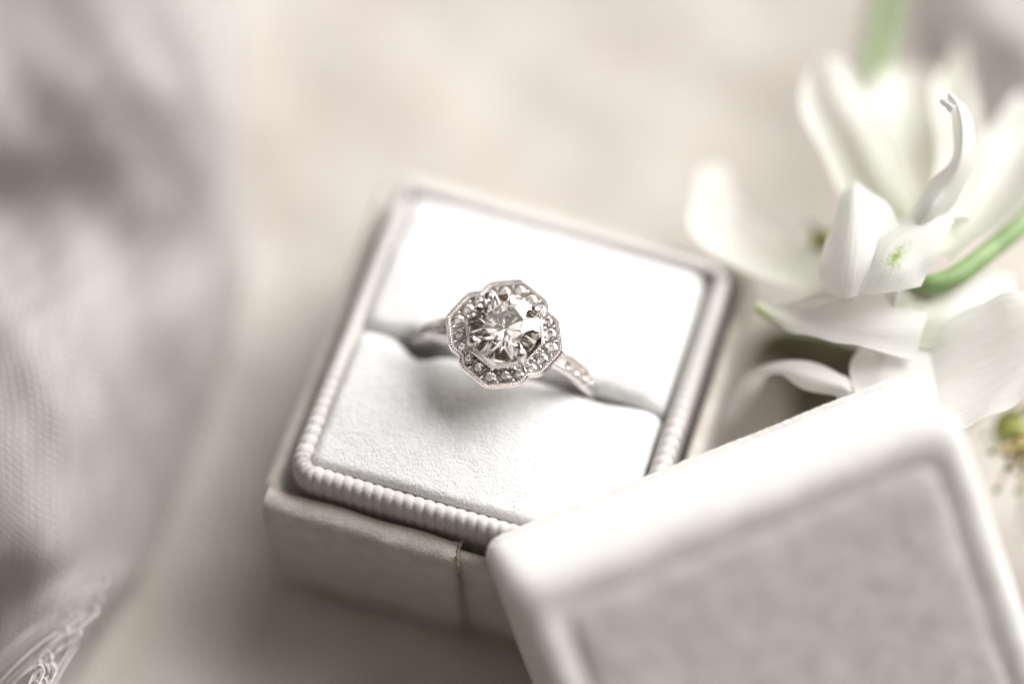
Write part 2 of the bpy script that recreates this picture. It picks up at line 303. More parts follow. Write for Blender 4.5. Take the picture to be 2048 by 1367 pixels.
DATA = {
 'upper_a': [[[34.55,13.3,24.19],[36.22,14.11,22.36],[37.58,13.3,24.19]],[[31.06,16.18,23.46],[34.08,19.03,21.01],[36.65,17.52,25.31]],[[28.87,20.91,24.28],[32.3,24.83,20.7],[35.0,21.78,26.43]],[[27.37,25.27,24.89],[30.6,29.1,20.7],[33.59,25.49,26.71]],[[27.48,28.61,24.97],[30.12,31.46,21.96],[32.17,28.33,26.52]],[[29.17,31.0,24.55],[30.34,31.77,23.82],[31.26,30.45,25.38]]],
 'upper_b': [[[35.28,13.9,22.25],[38.86,14.7,20.41],[42.16,13.4,23.11]],[[34.04,22.54,18.92],[40.16,25.5,15.96],[44.72,21.6,19.54]],[[34.54,29.39,18.02],[40.39,32.75,14.15],[44.64,28.42,18.64]],[[35.69,33.96,15.93],[39.68,36.27,13.76],[43.07,33.19,16.65]],[[37.79,36.38,14.95],[39.43,37.25,14.28],[41.04,36.25,14.88]]],
 'upper_bb': [[[38.89,14.22,23.55],[40.68,14.32,22.47],[42.16,14.22,23.55]],[[40.73,22.34,21.07],[43.2,23.4,19.37],[44.77,21.6,21.81]],[[40.75,28.73,19.94],[43.5,30.58,17.53],[44.79,27.86,21.74]],[[41.88,33.18,18.91],[43.81,34.59,17.39],[44.9,32.41,19.63]],[[43.76,37.03,18.69],[44.06,37.21,18.78],[44.4,37.03,18.69]]],
 'upper_c': [[[37.7,10.06,27.0],[39.52,10.34,23.75],[39.99,8.03,25.92]],[[40.53,15.25,24.1],[43.51,15.84,19.88],[43.14,10.48,26.09]],[[43.04,20.87,22.55],[46.33,21.27,18.24],[47.23,14.0,26.83]],[[46.09,26.37,20.95],[49.27,26.27,17.5],[50.58,18.35,25.75]],[[49.27,30.57,19.78],[51.89,29.39,18.02],[54.03,25.1,20.27]]],
 'curl': [[[35.21,11.06,25.27],[35.95,9.25,26.57],[37.76,9.84,24.62]],[[36.69,12.41,28.25],[37.35,10.23,30.49],[39.26,11.19,27.6]],[[38.37,14.07,30.27],[39.07,12.35,31.62],[40.75,12.62,29.5]],[[39.84,15.77,31.17],[40.27,14.09,33.11],[41.8,14.96,30.74]],[[40.03,17.36,32.58],[40.6,16.1,34.41],[42.03,17.38,32.03]],[[39.85,18.69,33.29],[40.42,17.7,35.25],[41.85,18.92,32.84]],[[39.55,19.1,34.07],[40.08,18.77,35.6],[41.05,19.5,34.29]]],
 'curl_tip_a': [[[39.62,18.64,34.28],[39.88,18.83,34.83],[40.17,19.45,34.71]],[[39.04,19.02,34.71],[39.26,19.12,35.22],[39.54,19.66,35.05]],[[38.59,19.42,34.92],[38.74,19.55,35.22],[39.0,19.86,35.16]]],
 'curl_tip_b': [[[39.88,18.91,34.2],[40.38,18.91,34.88],[41.02,19.31,34.41]],[[39.47,19.63,34.92],[39.8,19.52,35.43],[40.29,19.79,35.01]],[[39.27,19.98,35.22],[39.51,20.03,35.47],[39.86,20.14,35.31]]],
 'inner_a': [[[28.53,4.43,26.27],[30.4,3.3,27.37],[33.24,4.79,27.03]],[[27.87,6.14,26.95],[30.34,5.25,28.98],[34.61,7.6,28.52]],[[28.41,9.07,27.61],[30.68,7.95,29.73],[35.29,9.22,28.25]],[[29.48,11.88,27.97],[31.1,10.96,29.97],[34.58,12.08,28.08]],[[30.47,14.02,27.97],[31.32,13.66,29.37],[33.21,14.23,27.52]],[[31.19,15.39,27.57],[31.39,15.36,27.89],[31.75,15.35,27.55]]],
 'inner_b': [[[29.97,4.47,26.86],[32.6,3.34,27.96],[36.97,4.71,26.99]],[[30.49,5.69,27.74],[33.67,4.94,29.26],[37.68,5.86,27.71]],[[31.76,7.38,28.63],[34.21,6.75,29.55],[38.62,7.57,28.39]],[[33.39,9.08,28.86],[36.15,8.97,29.59],[39.58,9.47,28.73]],[[36.73,10.93,28.59],[38.41,10.92,29.05],[40.26,10.97,28.16]]],
 'inner_flap': [[[38.28,10.52,28.38],[38.31,10.88,29.03],[38.49,11.67,28.77]],[[40.22,11.03,27.52],[40.14,11.34,28.25],[40.17,12.12,28.1]],[[41.85,11.54,26.65],[41.83,11.9,27.3],[41.8,12.63,27.24]]],
 'low_a': [[[38.84,6.66,23.49],[37.55,2.69,24.22],[36.52,-0.91,23.21]],[[33.85,5.67,24.22],[32.45,2.01,24.53],[31.58,0.05,23.94]],[[30.59,6.27,23.62],[29.1,2.69,24.22],[28.57,0.8,23.89]],[[28.28,5.76,22.45],[26.5,3.36,22.99],[25.86,2.04,22.74]],[[25.06,5.12,21.88],[24.32,4.07,22.46],[24.02,3.24,22.24]],[[22.58,5.87,22.05],[22.18,5.27,22.19],[22.44,4.6,22.06]]],
 'low_lobe': [[[30.87,6.05,24.3],[31.04,5.11,24.37],[31.23,4.5,23.59]],[[28.65,6.35,23.67],[28.59,5.41,23.85],[28.65,5.04,22.98]],[[26.2,5.84,22.49],[26.02,5.32,22.67],[25.97,5.1,22.1]],[[23.75,5.99,21.44],[23.63,5.73,21.53],[23.65,5.58,21.22]]],
 'low_side': [[[32.02,1.77,20.78],[30.74,-0.73,21.49],[31.07,-4.19,22.14]],[[33.91,1.46,22.65],[33.84,-1.53,22.43],[33.68,-5.6,22.41]],[[36.75,2.18,23.04],[37.03,-1.25,21.89],[37.2,-6.44,22.08]],[[40.37,3.24,22.24],[40.7,-0.01,20.51],[40.9,-5.2,20.59]]],
 'low_big': [[[35.36,-0.44,19.83],[35.68,-3.11,20.0],[36.5,-6.63,20.39]],[[38.18,2.29,22.64],[38.95,-2.26,21.36],[38.95,-7.34,22.05]],[[41.21,3.5,24.65],[42.54,-1.71,22.78],[41.21,-7.91,24.02]],[[44.33,4.23,26.17],[45.69,-0.57,24.52],[43.98,-6.92,25.45]],[[47.19,4.71,26.42],[48.3,0.35,25.69],[46.4,-4.91,26.52]]],
 'low_back': [[[34.94,4.59,24.09],[35.72,2.69,24.22],[36.71,0.51,22.49]],[[39.31,7.11,23.62],[39.53,3.9,23.73],[39.93,0.96,22.61]],[[43.57,9.97,21.29],[43.63,6.08,22.62],[43.67,2.33,23.46]],[[46.82,10.33,19.22],[46.72,6.24,21.57],[47.01,2.33,23.46]]],
 'low_curl': [[[35.21,11.06,25.27],[35.95,9.25,26.57],[37.76,9.84,24.62]],[[33.03,-2.29,21.12],[32.86,-3.37,21.22],[32.64,-3.91,20.48]],[[30.49,-1.65,21.68],[29.83,-3.08,22.05],[29.23,-3.36,21.0]],[[28.04,-0.49,21.62],[27.23,-2.13,22.11],[26.53,-2.61,20.94]],[[25.44,0.03,21.22],[24.99,-0.98,21.58],[24.59,-1.19,20.79]],[[23.19,0.45,19.63],[22.95,-0.4,19.85],[23.29,-0.61,19.06]],[[21.63,0.65,17.02],[22.07,-0.19,17.02],[22.94,-0.34,16.49]],[[20.43,-0.15,13.64],[21.16,-0.66,13.82],[22.04,-0.23,13.6]],[[20.11,-0.84,11.01],[20.49,-1.18,10.83],[20.97,-1.01,10.92]]],
 'back_curl': [[[31.29,12.83,19.41],[30.47,9.47,21.03],[29.66,6.16,22.66]],[[26.86,15.16,17.26],[26.09,11.57,18.75],[25.05,7.87,21.31]],[[23.69,17.65,16.32],[22.0,14.03,17.79],[20.08,10.59,20.49]],[[21.83,20.38,15.5],[19.38,17.36,17.29],[16.85,14.2,21.27]],[[21.32,22.74,15.62],[19.0,20.68,17.36],[16.6,17.93,20.99]],[[20.32,24.38,15.36],[19.01,23.59,17.21],[17.65,21.6,19.54]]],
 'back_wide': [[[31.64,17.27,18.38],[31.03,16.24,14.43],[29.73,11.79,15.46]],[[27.85,21.97,15.21],[26.87,21.92,9.53],[25.32,15.45,12.88]],[[24.39,26.08,11.74],[23.23,25.73,7.02],[21.75,19.17,10.33]],[[22.64,28.09,9.41],[21.29,27.58,6.87],[20.07,23.82,8.27]]],
 'back_strand': [[[30.55,14.16,18.99],[30.32,13.46,19.07],[30.18,13.16,18.45]],[[29.25,16.35,17.89],[28.92,15.72,18.01],[28.68,15.42,17.39]],[[28.12,18.21,16.61],[27.91,17.85,16.65],[27.74,17.61,16.29]]],
 'low_shade_sheet': [[[34.77,6.81,10.55],[35.51,4.75,7.19],[34.29,0.43,7.16]],[[30.12,11.35,6.17],[30.83,7.92,2.08],[30.01,2.22,2.44]],[[26.46,13.21,3.76],[26.65,10.18,-0.12],[26.46,4.42,-0.91]],[[23.65,12.39,1.06],[23.73,10.19,-1.24],[23.9,6.2,-2.24]],[[22.7,10.21,-2.37],[22.7,9.76,-2.6],[22.8,9.32,-2.84]]],
 'side_petal': [[[47.95,-6.4,11.45],[49.31,-6.6,10.22],[50.77,-7.23,11.01]],[[47.38,-8.89,9.0],[48.7,-10.13,9.47],[50.96,-10.13,8.34]],[[47.09,-11.18,6.65],[48.13,-12.21,7.23],[50.21,-12.02,6.2]]],
 'side_leaf': [[[48.42,-0.6,14.54],[47.66,-1.4,12.98],[48.89,-3.09,13.21]],[[47.02,-1.22,14.21],[46.49,-1.61,12.87],[46.55,-3.5,12.99]],[[45.4,-1.73,12.8],[45.39,-2.43,11.87],[45.97,-3.89,11.65]],[[45.76,-3.04,10.98],[46.04,-3.87,10.53],[46.52,-4.5,10.2]]],
 'stem_back': [[38.53,50.24,12.12,1.4],[37.89,45.13,10.54,1.35],[36.99,41.39,9.69,1.3],[36.71,38.59,9.32,1.3],[37.16,35.03,9.7,1.3],[38.31,31.06,9.85,1.3],[40.04,26.47,9.68,1.1]],
 'stem_upper': [[35.81,7.88,22.44,0.6],[37.73,6.1,24.67,0.95],[39.99,6.49,25.1,0.98],[42.78,8.82,24.53,0.95],[47.77,13.9,22.81,1.0],[52.96,19.71,20.81,1.05]],
 'back_calyx': [[28.68,15.92,17.66,0.4],[29.38,14.78,17.73,1.2],[30.19,13.57,17.54,1.5],[31.41,12.07,17.87,1.2]],
 'stem_low': [[37.67,1.32,18.96,0.8],[39.15,2.89,11.86,0.9],[42.92,5.27,2.93,0.9],[52.46,8.42,-8.98,0.9]],
 'gauze': [[[-66.52,56.67,12.0],[-56.39,55.93,13.0],[-46.67,54.45,15.0],[-38.45,54.45,15.0],[-32.68,56.67,12.0],[-31.36,61.1,6.0],[-32.86,65.08,0.6]],[[-65.73,47.29,11.0],[-55.72,46.59,12.0],[-45.93,44.5,15.0],[-37.02,43.11,17.0],[-30.69,44.15,15.5],[-29.42,49.72,7.5],[-31.53,54.53,0.6]],[[-63.69,35.46,15.0],[-54.22,35.46,15.0],[-44.38,34.14,17.0],[-35.93,33.94,17.3],[-29.77,35.26,15.3],[-28.01,40.06,8.0],[-30.27,44.94,0.6]],[[-63.15,28.46,14.0],[-53.77,28.46,14.0],[-44.38,28.46,14.0],[-35.98,28.46,14.0],[-29.18,29.08,13.0],[-27.35,32.22,8.0],[-29.63,36.85,0.6]],[[-63.73,24.55,9.0],[-54.48,25.14,8.0],[-44.6,23.95,10.0],[-36.04,23.47,10.8],[-29.7,23.95,10.0],[-27.05,25.74,7.0],[-28.99,29.56,0.6]],[[-62.75,17.09,10.0],[-53.2,16.52,11.0],[-43.73,15.96,12.0],[-38.02,18.23,8.0],[-31.09,18.23,8.0],[-26.81,20.22,4.5],[-28.15,22.44,0.6]],[[-61.23,8.22,13.0],[-51.69,7.15,15.0],[-43.14,7.15,15.0],[-37.58,9.3,11.0],[-32.31,11.46,7.0],[-28.09,13.62,3.0],[-28.53,15.02,0.4]],[[-60.13,-0.33,14.0],[-50.76,-1.34,16.0],[-42.63,-0.58,14.5],[-38.25,1.94,9.5],[-34.08,4.22,5.0],[-30.36,6.04,1.4],[-29.99,6.6,0.3]],[[-59.56,-7.66,13.0],[-50.28,-8.6,15.0],[-43.34,-7.42,12.5],[-39.55,-4.82,7.0],[-36.31,-2.92,3.0],[-33.2,-1.88,0.8],[-32.3,-1.6,0.2]],[[-59.73,-13.51,9.0],[-50.65,-13.95,10.0],[-43.58,-14.17,10.5],[-40.6,-12.18,6.0],[-38.25,-10.77,2.8],[-35.92,-9.8,0.6],[-35.01,-9.62,0.2]],[[-60.65,-16.03,3.0],[-51.64,-16.03,3.0],[-46.33,-17.3,6.0],[-42.88,-17.72,7.0],[-40.24,-17.3,6.0],[-38.43,-16.45,4.0],[-37.61,-15.44,1.6]],[[-60.44,-21.83,1.0],[-52.4,-21.83,1.0],[-48.7,-22.62,3.0],[-45.99,-23.41,5.0],[-43.57,-23.61,5.5],[-41.97,-23.02,4.0],[-40.95,-22.07,1.6]],[[-59.91,-27.26,0.8],[-52.84,-27.33,1.0],[-50.39,-27.52,1.5],[-47.77,-28.08,3.0],[-45.09,-28.82,5.0],[-43.42,-28.45,4.0],[-42.43,-27.56,1.6]]],
 'gauze_corner': [[[41.48,63.74,0.6],[44.31,61.99,3.0],[49.63,59.79,6.0],[55.8,59.05,7.0],[64.02,58.32,8.0]],[[42.32,55.83,0.6],[44.31,54.15,3.0],[49.24,52.74,5.0],[55.8,53.44,4.0],[63.77,52.04,6.0]],[[43.23,49.38,0.6],[45.54,48.09,2.5],[49.47,47.08,4.0],[54.8,45.73,6.0],[63.13,45.73,6.0]],[[45.48,43.68,0.6],[47.37,43.39,2.0],[50.37,43.36,3.0],[55.16,42.04,5.0],[62.7,41.38,6.0]],[[48.69,37.46,0.6],[50.18,38.13,1.5],[52.16,38.72,2.5],[55.98,37.76,4.0],[62.46,37.13,5.0]]],
 'fringe_base': [[[-39.11,-17.81,9.0],[-39.76,-20.76,9.5],[-40.89,-23.18,10.0],[-42.49,-25.34,10.5],[-43.82,-27.71,11.0]]],
 'lid': [[0.9274,0.3611,0.0975],[-0.3394,0.7027,0.6254],[0.1573,-0.613,0.7742],[23.2157,-24.2616,8.3295]],
}

YAW = math.radians(-17.7)

# ------------------------------------------------------------------ the cloth everything lies on
def ground():
    xs = np.concatenate([np.linspace(-420, -95, 14), np.linspace(-90, 90, 121), np.linspace(95, 420, 14)])
    ys = np.concatenate([np.linspace(-300, -75, 10), np.linspace(-70, 120, 121), np.linspace(128, 600, 16)])
    X, Y = np.meshgrid(xs, ys)
    Zg = 1.1 * np.sin(X * .06 + Y * .03) * np.sin(Y * .05 - X * .02 + 1) + .25 * np.sin(X * .16 - Y * .11 + 2) + .12 * np.sin(X * .31 + Y * .27) - .9
    Zg += .45 * np.sin(.10 * X + .21 * Y + 1.5 * np.sin(.05 * X)) * np.exp(-((Y + 40) / 30) ** 2) + .35 * np.abs(np.sin(.045 * X - .03 * Y + 1 + .6 * np.sin(.04 * Y))) + .2 * np.sin(.25 * X + .09 * Y + 2 * np.sin(.06 * Y))
    Zg *= 1 - np.exp(-((X / 24) ** 4 + (Y / 24) ** 4)) * .9
    c = np.array(DATA['lid'][3]) - np.array(DATA['lid'][1]) * 19
    Zg -= 7 * np.exp(-(((X - c[0] - 2) / 26) ** 4 + ((Y - c[1] - 6) / 15) ** 4))
    V = np.stack([X, Y, Zg], 2).reshape(-1, 3); nx = len(xs)
    F = [(i * nx + j, i * nx + j + 1, (i + 1) * nx + j + 1, (i + 1) * nx + j) for i in range(len(ys) - 1) for j in range(nx - 1)]
    o = raw('ground', V, F, M['table_cloth']); o['kind'] = 'structure'; o['label'] = 'pale warm beige cloth surface under the ring box'
ground()

# ------------------------------------------------------------------ ring box
box = empty('ring_box', (0, 0, 0), 'open white velvet ring box base with ribbed ribbon rim holding the ring', 'ring box', YAW)
box.scale = (1.022, 1.022, 1)
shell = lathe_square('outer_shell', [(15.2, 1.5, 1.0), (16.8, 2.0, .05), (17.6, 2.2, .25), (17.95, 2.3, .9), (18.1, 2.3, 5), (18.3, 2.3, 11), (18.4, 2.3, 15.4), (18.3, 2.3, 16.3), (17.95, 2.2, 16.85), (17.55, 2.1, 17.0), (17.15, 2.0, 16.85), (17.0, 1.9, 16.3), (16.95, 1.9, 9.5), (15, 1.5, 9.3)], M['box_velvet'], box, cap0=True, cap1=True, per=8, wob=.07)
# ribbed ribbon standing above the lip
def ribbed_trim():
    h, r = 16.25, 2.4; straight = 2 * (h - r); per = 4 * straight + 2 * math.pi * r; n = 132; sub = 10; NN = n * sub
    prof = [(-.02, 13.0), (0, 15), (.0, 17.6), (-.03, 18.9), (-.16, 19.6), (-.45, 20.05), (-.9, 20.2), (-1.35, 20.05), (-1.68, 19.6), (-1.8, 18.8), (-1.82, 17.5), (-1.82, 12)]
    V, UV, F = [], [], []; K = len(prof)
    for i in range(NN):
        s = (i / NN) * per; d = s; pos = None
        segs = []
        for k in range(4):
            a0 = k * math.pi / 2
            segs.append(('l', a0)); segs.append(('c', a0))
        acc = 0
        for typ, a0 in segs:
            L = straight if typ == 'l' else math.pi / 2 * r
            if d <= acc + L + 1e-9:
                t = d - acc; ca, sa = math.cos(a0), math.sin(a0)
                if typ == 'l': lx, ly, nx, ny = h, -straight / 2 + t, 1, 0
                else:
                    al = t / r; lx = h - r + r * math.cos(al); ly = h - r + r * math.sin(al); nx, ny = math.cos(al), math.sin(al)
                pos = (lx * ca - ly * sa, lx * sa + ly * ca); nn = (nx * ca - ny * sa, nx * sa + ny * ca); break
            acc += L
        for k, (off, z) in enumerate(prof):
            ph = (i / sub + .07 * (k - 6) + .10 * math.sin(i * .025)) % 1.0
            bmp = .19 * (abs(math.sin(math.pi * ph)) ** .45 - .65) * (1 + .25 * math.sin(i // sub * 1.7) * math.sin(i // sub * .61))
            ox = off + (bmp if k < 5 else (-bmp if k > 7 else 0)); oz = bmp if 4 <= k <= 8 else 0
            V.append((pos[0] + nn[0] * ox, pos[1] + nn[1] * ox, z + oz + .08 * math.sin(s * .23))); UV.append((s / 8, s / 1.0 * .35 + k * .02))
    for i in range(NN):
        for k in range(K - 1):
            a = i * K + k; b = ((i + 1) % NN) * K + k; F.append((a, b, b + 1, a + 1))
    return outward(raw('ribbed_trim', V, F, M['grosgrain'], box, uvs=UV))
ribbed_trim()
# cover overlap and its frayed seam on the front wall
def overlap():
    V, F = [], []; xs = np.linspace(.2, -17.6, 30); prof = [(-18.45, .7), (-18.62, 4), (-18.82, 11), (-18.95, 15.2), (-18.8, 16.6), (-18.2, 17.35), (-17.3, 17.4), (-16.7, 17.1)]
    for x in xs:
        for k, (y, z) in enumerate(prof):
            xx = x + (.9 - .11 * k if x > .1 else 0); j = .1 * math.sin(x * .8 + k * .6)
            V.append((xx, y + j * .5 + (.3 if x > .1 else 0), z + j * .6 - (.2 if x > .1 and k > 5 else 0)))
    K = len(prof)
    for i in range(len(xs) - 1):
        for k in range(K - 1): F.append((i * K + k, (i + 1) * K + k, (i + 1) * K + k + 1, i * K + k + 1))
    outward(raw('cover_overlap', V, F, M['box_velvet'], box))
    pts = [(1.08 - .11 * k + .08 * math.sin(k * 2), prof[k][0] + .18, prof[k][1] - .1) for k in range(K)]
    v, f = tube_geo(catmull(pts, 40),   .16 + .06 * np.sin(np.arange(40) * 1.7), 7); raw('frayed_seam', v, f, M['frayed_edge'], box)
overlap()
# the two cushions, parted by the slot
def cushion(sign):
    nx, ny = 90, 56; x0, x1 = -14.5, 14.2; y0, y1 = .06, 14.5
    V = np.zeros((ny, nx, 3))
    tx = np.linspace(0, 1, nx); ty = np.linspace(0, 1, ny)
    def ease(t): return .5 - .5 * np.cos(np.pi * t)
    for i, a in enumerate(ty):
        for j, b in enumerate(tx):
            x = x0 + (x1 - x0) * ease(b); yg = y0 + 1.5 * math.exp(-((x + 8.6) / 1.9) ** 2) + .25 * math.exp(-((x - 8.2) / 2.2) ** 2); y = yg + (y1 - yg) * ease(a)
            z = 20.75 - .35 * abs(x / 14.2) ** 3.5 - .35 * ((y - 7) / 7) ** 2
            def rollf(d, r): return r - math.sqrt(max(0, r * r - (r - d) ** 2)) if d < r else 0
            z -= rollf(y - yg, 1.0 if sign > 0 else 1.5) + rollf(y1 - y, .8) + rollf(x - x0, .9) + rollf(x1 - x, 2.2)
            z -= (.35 if sign > 0 else 1) * (.6 * math.exp(-((x + .9) / 7.5) ** 4) + .9 * math.exp(-((x - 8.2) / 3.0) ** 2)) * math.exp(-(y / 2.8) ** 2)
            z += .05 * math.sin(x * .55 + 1.3 * sign) * math.sin(y * .6 + .4) + .025 * math.sin(x * 1.4 + y * 1.1)
            V[i, j] = (x, sign * y, z)
    # skirt
    G = V.reshape(-1, 3).tolist(); F = [(i * nx + j, i * nx + j + 1, (i + 1) * nx + j + 1, (i + 1) * nx + j) for i in range(ny - 1) for j in range(nx - 1)]
    ring = [j for j in range(nx)] + [i * nx + nx - 1 for i in range(1, ny)] + [(ny - 1) * nx + j for j in range(nx - 2, -1, -1)] + [i * nx for i in range(ny - 2, 0, -1)]
    k0 = len(G)
    for q in ring: G.append((G[q][0], G[q][1], 9.8))
    for i in range(len(ring)): j = (i + 1) % len(ring); F.append((ring[j], ring[i], k0 + i, k0 + j))
    o = outward(raw('ring_cushion', G, F, M['pad_velvet'], box))
    fuzz('velvet_pile', o, 16000 if sign > 0 else 24000, .2, .016, M['fibre'], o, keep=lambda c: (c[:, 2] > 17).astype(float))
    return o
cushion(1); cushion(-1)
lathe_square('inner_floor', [(14.4, 1, 9.9), (14.3, 1, 10.0)], M['slot_shade'], box, cap1=True)
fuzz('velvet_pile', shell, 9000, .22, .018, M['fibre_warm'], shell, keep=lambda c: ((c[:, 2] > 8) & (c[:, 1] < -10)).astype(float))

# ------------------------------------------------------------------ lid
la, lb, lw, lc = [np.array(v) for v in DATA['lid']]
lid = empty('ring_box_cover', (0, 0, 0), 'cream velvet box lid with top panel toned mauve for its shade, tilted over the front corner of the base', 'box lid')
lid.matrix_world = Matrix(((la[0], lb[0], lw[0], lc[0] * S), (la[1], lb[1], lw[1], lc[1] * S), (la[2], lb[2], lw[2], lc[2] * S), (0, 0, 0, 1)))
H, h = 16.5, 41.6 / 2
prof = [(h - 2.35, 1.6, H - 3.2), (h - 2.3, 1.6, 1.2), (h - 2.0, 1.7, .3), (h - 1.4, 1.6, .02), (h - .6, 1.8, .0), (h - .18, 1.9, .2), (h, 2.0, .6), (h, 2.0, 1.6), (h, 2.0, 2.6), (h + .02, 2.0, H * .3), (h - .05, 2.0, H * .6), (h - .1, 2.0, H - 1.9)]
for k in range(1, 7):
    a = k / 6 * math.pi / 2; prof.append((h - .1 - 1.8 * (1 - math.cos(a)), 2.0 - .5 * k / 6, H - 1.9 + 1.9 * math.sin(a)))
prof += [(h - 2.5, 1.5, H - .03), (h - 2.9, 1.4, H - .15), (h - 3.3, 1.3, H - .3), (h - 4.2, 1.2, H - .36)]
lsh = lathe_square('lid_shell', prof, M['lid_velvet'], lid, cap0=True, cap1=True, per=40, wob=.05)
M['panel_shade_velvet'] = velvet('panel_shade_velvet', (.49, .44, .43), (.66, .61, .59), .9)  # same velvet as the shell, its shaded look put into the colour
lpn = lathe_square('top_panel', [(h - 3.6, 1.2, H - .8), (h - 3.7, 1.2, H - .4), (h - 4.1, 1.2, H - .2), (h - 4.8, 1.1, H - .06), (h - 5.6, 1, H - .02), (h - 9, 1, H)], M['panel_shade_velvet'], lid, cap1=True, per=10, wob=.06)
fuzz('velvet_pile', lsh, 42000, .22, .013, M['fibre_lid'], lsh, keep=lambda c: ((c[:, 2] < 3.2) & (c[:, 2] > .35) & ((c[:, 1] > h - 3) | (c[:, 0] < -h + 3)) & (np.maximum(np.abs(c[:, 0]), np.abs(c[:, 1])) > h - 1.6)).astype(float))

# ------------------------------------------------------------------ engagement ring
RZ = 26.0
ring = empty('engagement_ring', (-.86, .27, RZ), 'white gold halo ring with round diamond standing in the cushion slot', 'ring', YAW)
ring.rotation_euler = Matrix.Rotation(YAW, 3, 'Z').to_euler()
ring.rotation_euler = (Matrix.Rotation(math.radians(6), 3, 'X') @ Matrix.Rotation(YAW, 3, 'Z')).to_euler()
def outline(t):
    """eight-tipped quatrefoil: radius at angle t"""
    a = math.degrees(t) % 90; a = min(a, 90 - a)
    pts = [(0, 5.6), (6, 5.45), (14, 5.26), (24, 5.2), (31, 5.22), (36, 5.1), (41, 4.86), (45, 4.72)]
    return float(np.interp(a, [p[0] for p in pts], [p[1] for p in pts]))
NA = 240; ANG = [2 * math.pi * i / NA for i in range(NA)]
def polar(name, prof, m, parent):
    """prof: list of (radius function, z)"""
    V, F = [], []
    for rf, z in prof: V += [(rf(t) * math.cos(t), rf(t) * math.sin(t), z) for t in ANG]
    for i in range(len(prof) - 1):
        for j in range(NA): a = i * NA + j; b = i * NA + (j + 1) % NA; F.append((a, b, b + NA, a + NA))
    o = outward(raw(name, V, F, m, parent))
    for p in o.data.polygons: p.use_smooth = False
    return o
o5 = lambda d: (lambda t: outline(t) - d)
def octa(r): return lambda t: r * math.cos(math.pi / 8) / math.cos((t + math.pi / 8) % (math.pi / 4) - math.pi / 8)
def octb(r): return lambda t: r * math.cos(math.pi / 8) / math.cos(t % (math.pi / 4) - math.pi / 8)
polar('halo_frame', [(lambda t: outline(t) * .80, -1.7), (lambda t: outline(t) * .90, -1.3), (o5(.12), -.55), (o5(.02), -.2), (o5(0), .1), (o5(.05), .2), (o5(.15), .22), (o5(.19), .12), (o5(.21), -.04), (o5(.42), -.04), (o5(.44), .06), (o5(.5), .06), (o5(.53), -.68), (octb(3.84), -.7), (octb(3.80), .3), (octb(3.76), .62), (octb(3.52), .66), (octb(3.46), .6), (octb(3.34), .1), (octb(2.9), -.7), (octb(2.4), -1.6)], M['white_gold'], ring)
polar('halo_floor', [(o5(.50), -.34), (octb(3.78), -.34)], M['recess_shade_metal'], ring)  # channel floor coloured dark in place of recess shade
polar('milgrain_groove', [(o5(.205), -.02), (o5(.425), -.02)], M['recess_shade_metal'], ring)
# tiny beads of milgrain along outer rim and inner octagon
def beads(name, rf, z, n, rad):
    bm = bmesh.new(); bmesh.ops.create_icosphere(bm, subdivisions=1, radius=1); bv = np.array([v.co for v in bm.verts]); bf = [[v.index for v in f.verts] for f in bm.faces]; bm.free()
    ts = np.linspace(0, 2 * math.pi, 2000); p = np.array([(rf(t) * math.cos(t), rf(t) * math.sin(t)) for t in ts]); d = np.concatenate([[0], np.cumsum(np.linalg.norm(np.diff(p, axis=0), axis=1))])
    parts = []
    for k in range(n):
        s = d[-1] * k / n; x, y = np.interp(s, d, p[:, 0]), np.interp(s, d, p[:, 1]); parts.append((bv * rad * (1, 1, .9) + (x, y, z), bf))
    v, f = merge(parts); o = raw(name, v, f, M['bright_gold'], ring); o['kind'] = 'stuff'; return o
beads('milgrain', o5(.315), .06, 132, .118)
beads('inner_milgrain', octb(3.64), .70, 92, .10)
# brilliant cut
def brilliant(d, table=.56, crown=.15, pav=.425):
    R = d / 2; V = []; F = []
    th = crown * d; tr = R * table; girdle = .02 * d
    T = [(tr * math.cos(a), tr * math.sin(a), th) for a in [math.pi / 4 * i for i in range(8)]]
    sr, sz = R * .79, th * .56
    St = [(sr * math.cos(a), sr * math.sin(a), sz) for a in [math.pi / 4 * (i + .5) for i in range(8)]]
    G = [(R * math.cos(a), R * math.sin(a), girdle) for a in [math.pi / 8 * i for i in range(16)]]
    g = [(R * math.cos(a), R * math.sin(a), -girdle) for a in [math.pi / 8 * i for i in range(16)]]
    pr, pz = R * .24, -pav * d * .79
    Pm = [(pr * math.cos(a), pr * math.sin(a), pz) for a in [math.pi / 4 * (i + .5) for i in range(8)]]
    V = T + St + G + g + Pm + [(0, 0, -pav * d)]
    t0, s0, g0, h0, p0, c = 0, 8, 16, 32, 48, 56
    F.append(tuple(range(8)))
    for i in range(8):
        j = (i + 1) % 8; e = g0 + 2 * i; mid = g0 + 2 * i + 1; e2 = g0 + (2 * i + 2) % 16
        F.append((t0 + i, s0 + i, t0 + j))                       # star
        F.append((t0 + i, s0 + (i - 1) % 8, e, s0 + i))          # kite (bezel)
        F.append((s0 + i, e, mid)); F.append((s0 + i, mid, e2))  # upper girdle
        f1, fm, f2 = h0 + 2 * i, h0 + 2 * i + 1, h0 + (2 * i + 2) % 16
        F.append((f1, p0 + i, fm)); F.append((fm, p0 + i, f2))
        F.append((c, p0 + i, f1, p0 + (i - 1) % 8))              # pavilion main
    for k in range(16): F.append((g0 + k, h0 + k, h0 + (k + 1) % 16, g0 + (k + 1) % 16))
    return V, F
v, f = brilliant(6.45)
dia = outward(raw('center_diamond', v, f, M['diamond'], ring, smooth=False)); dia.location = Vector((-.05, .05, 1.5)) * S; dia.rotation_euler = (0, 0, math.radians(31))
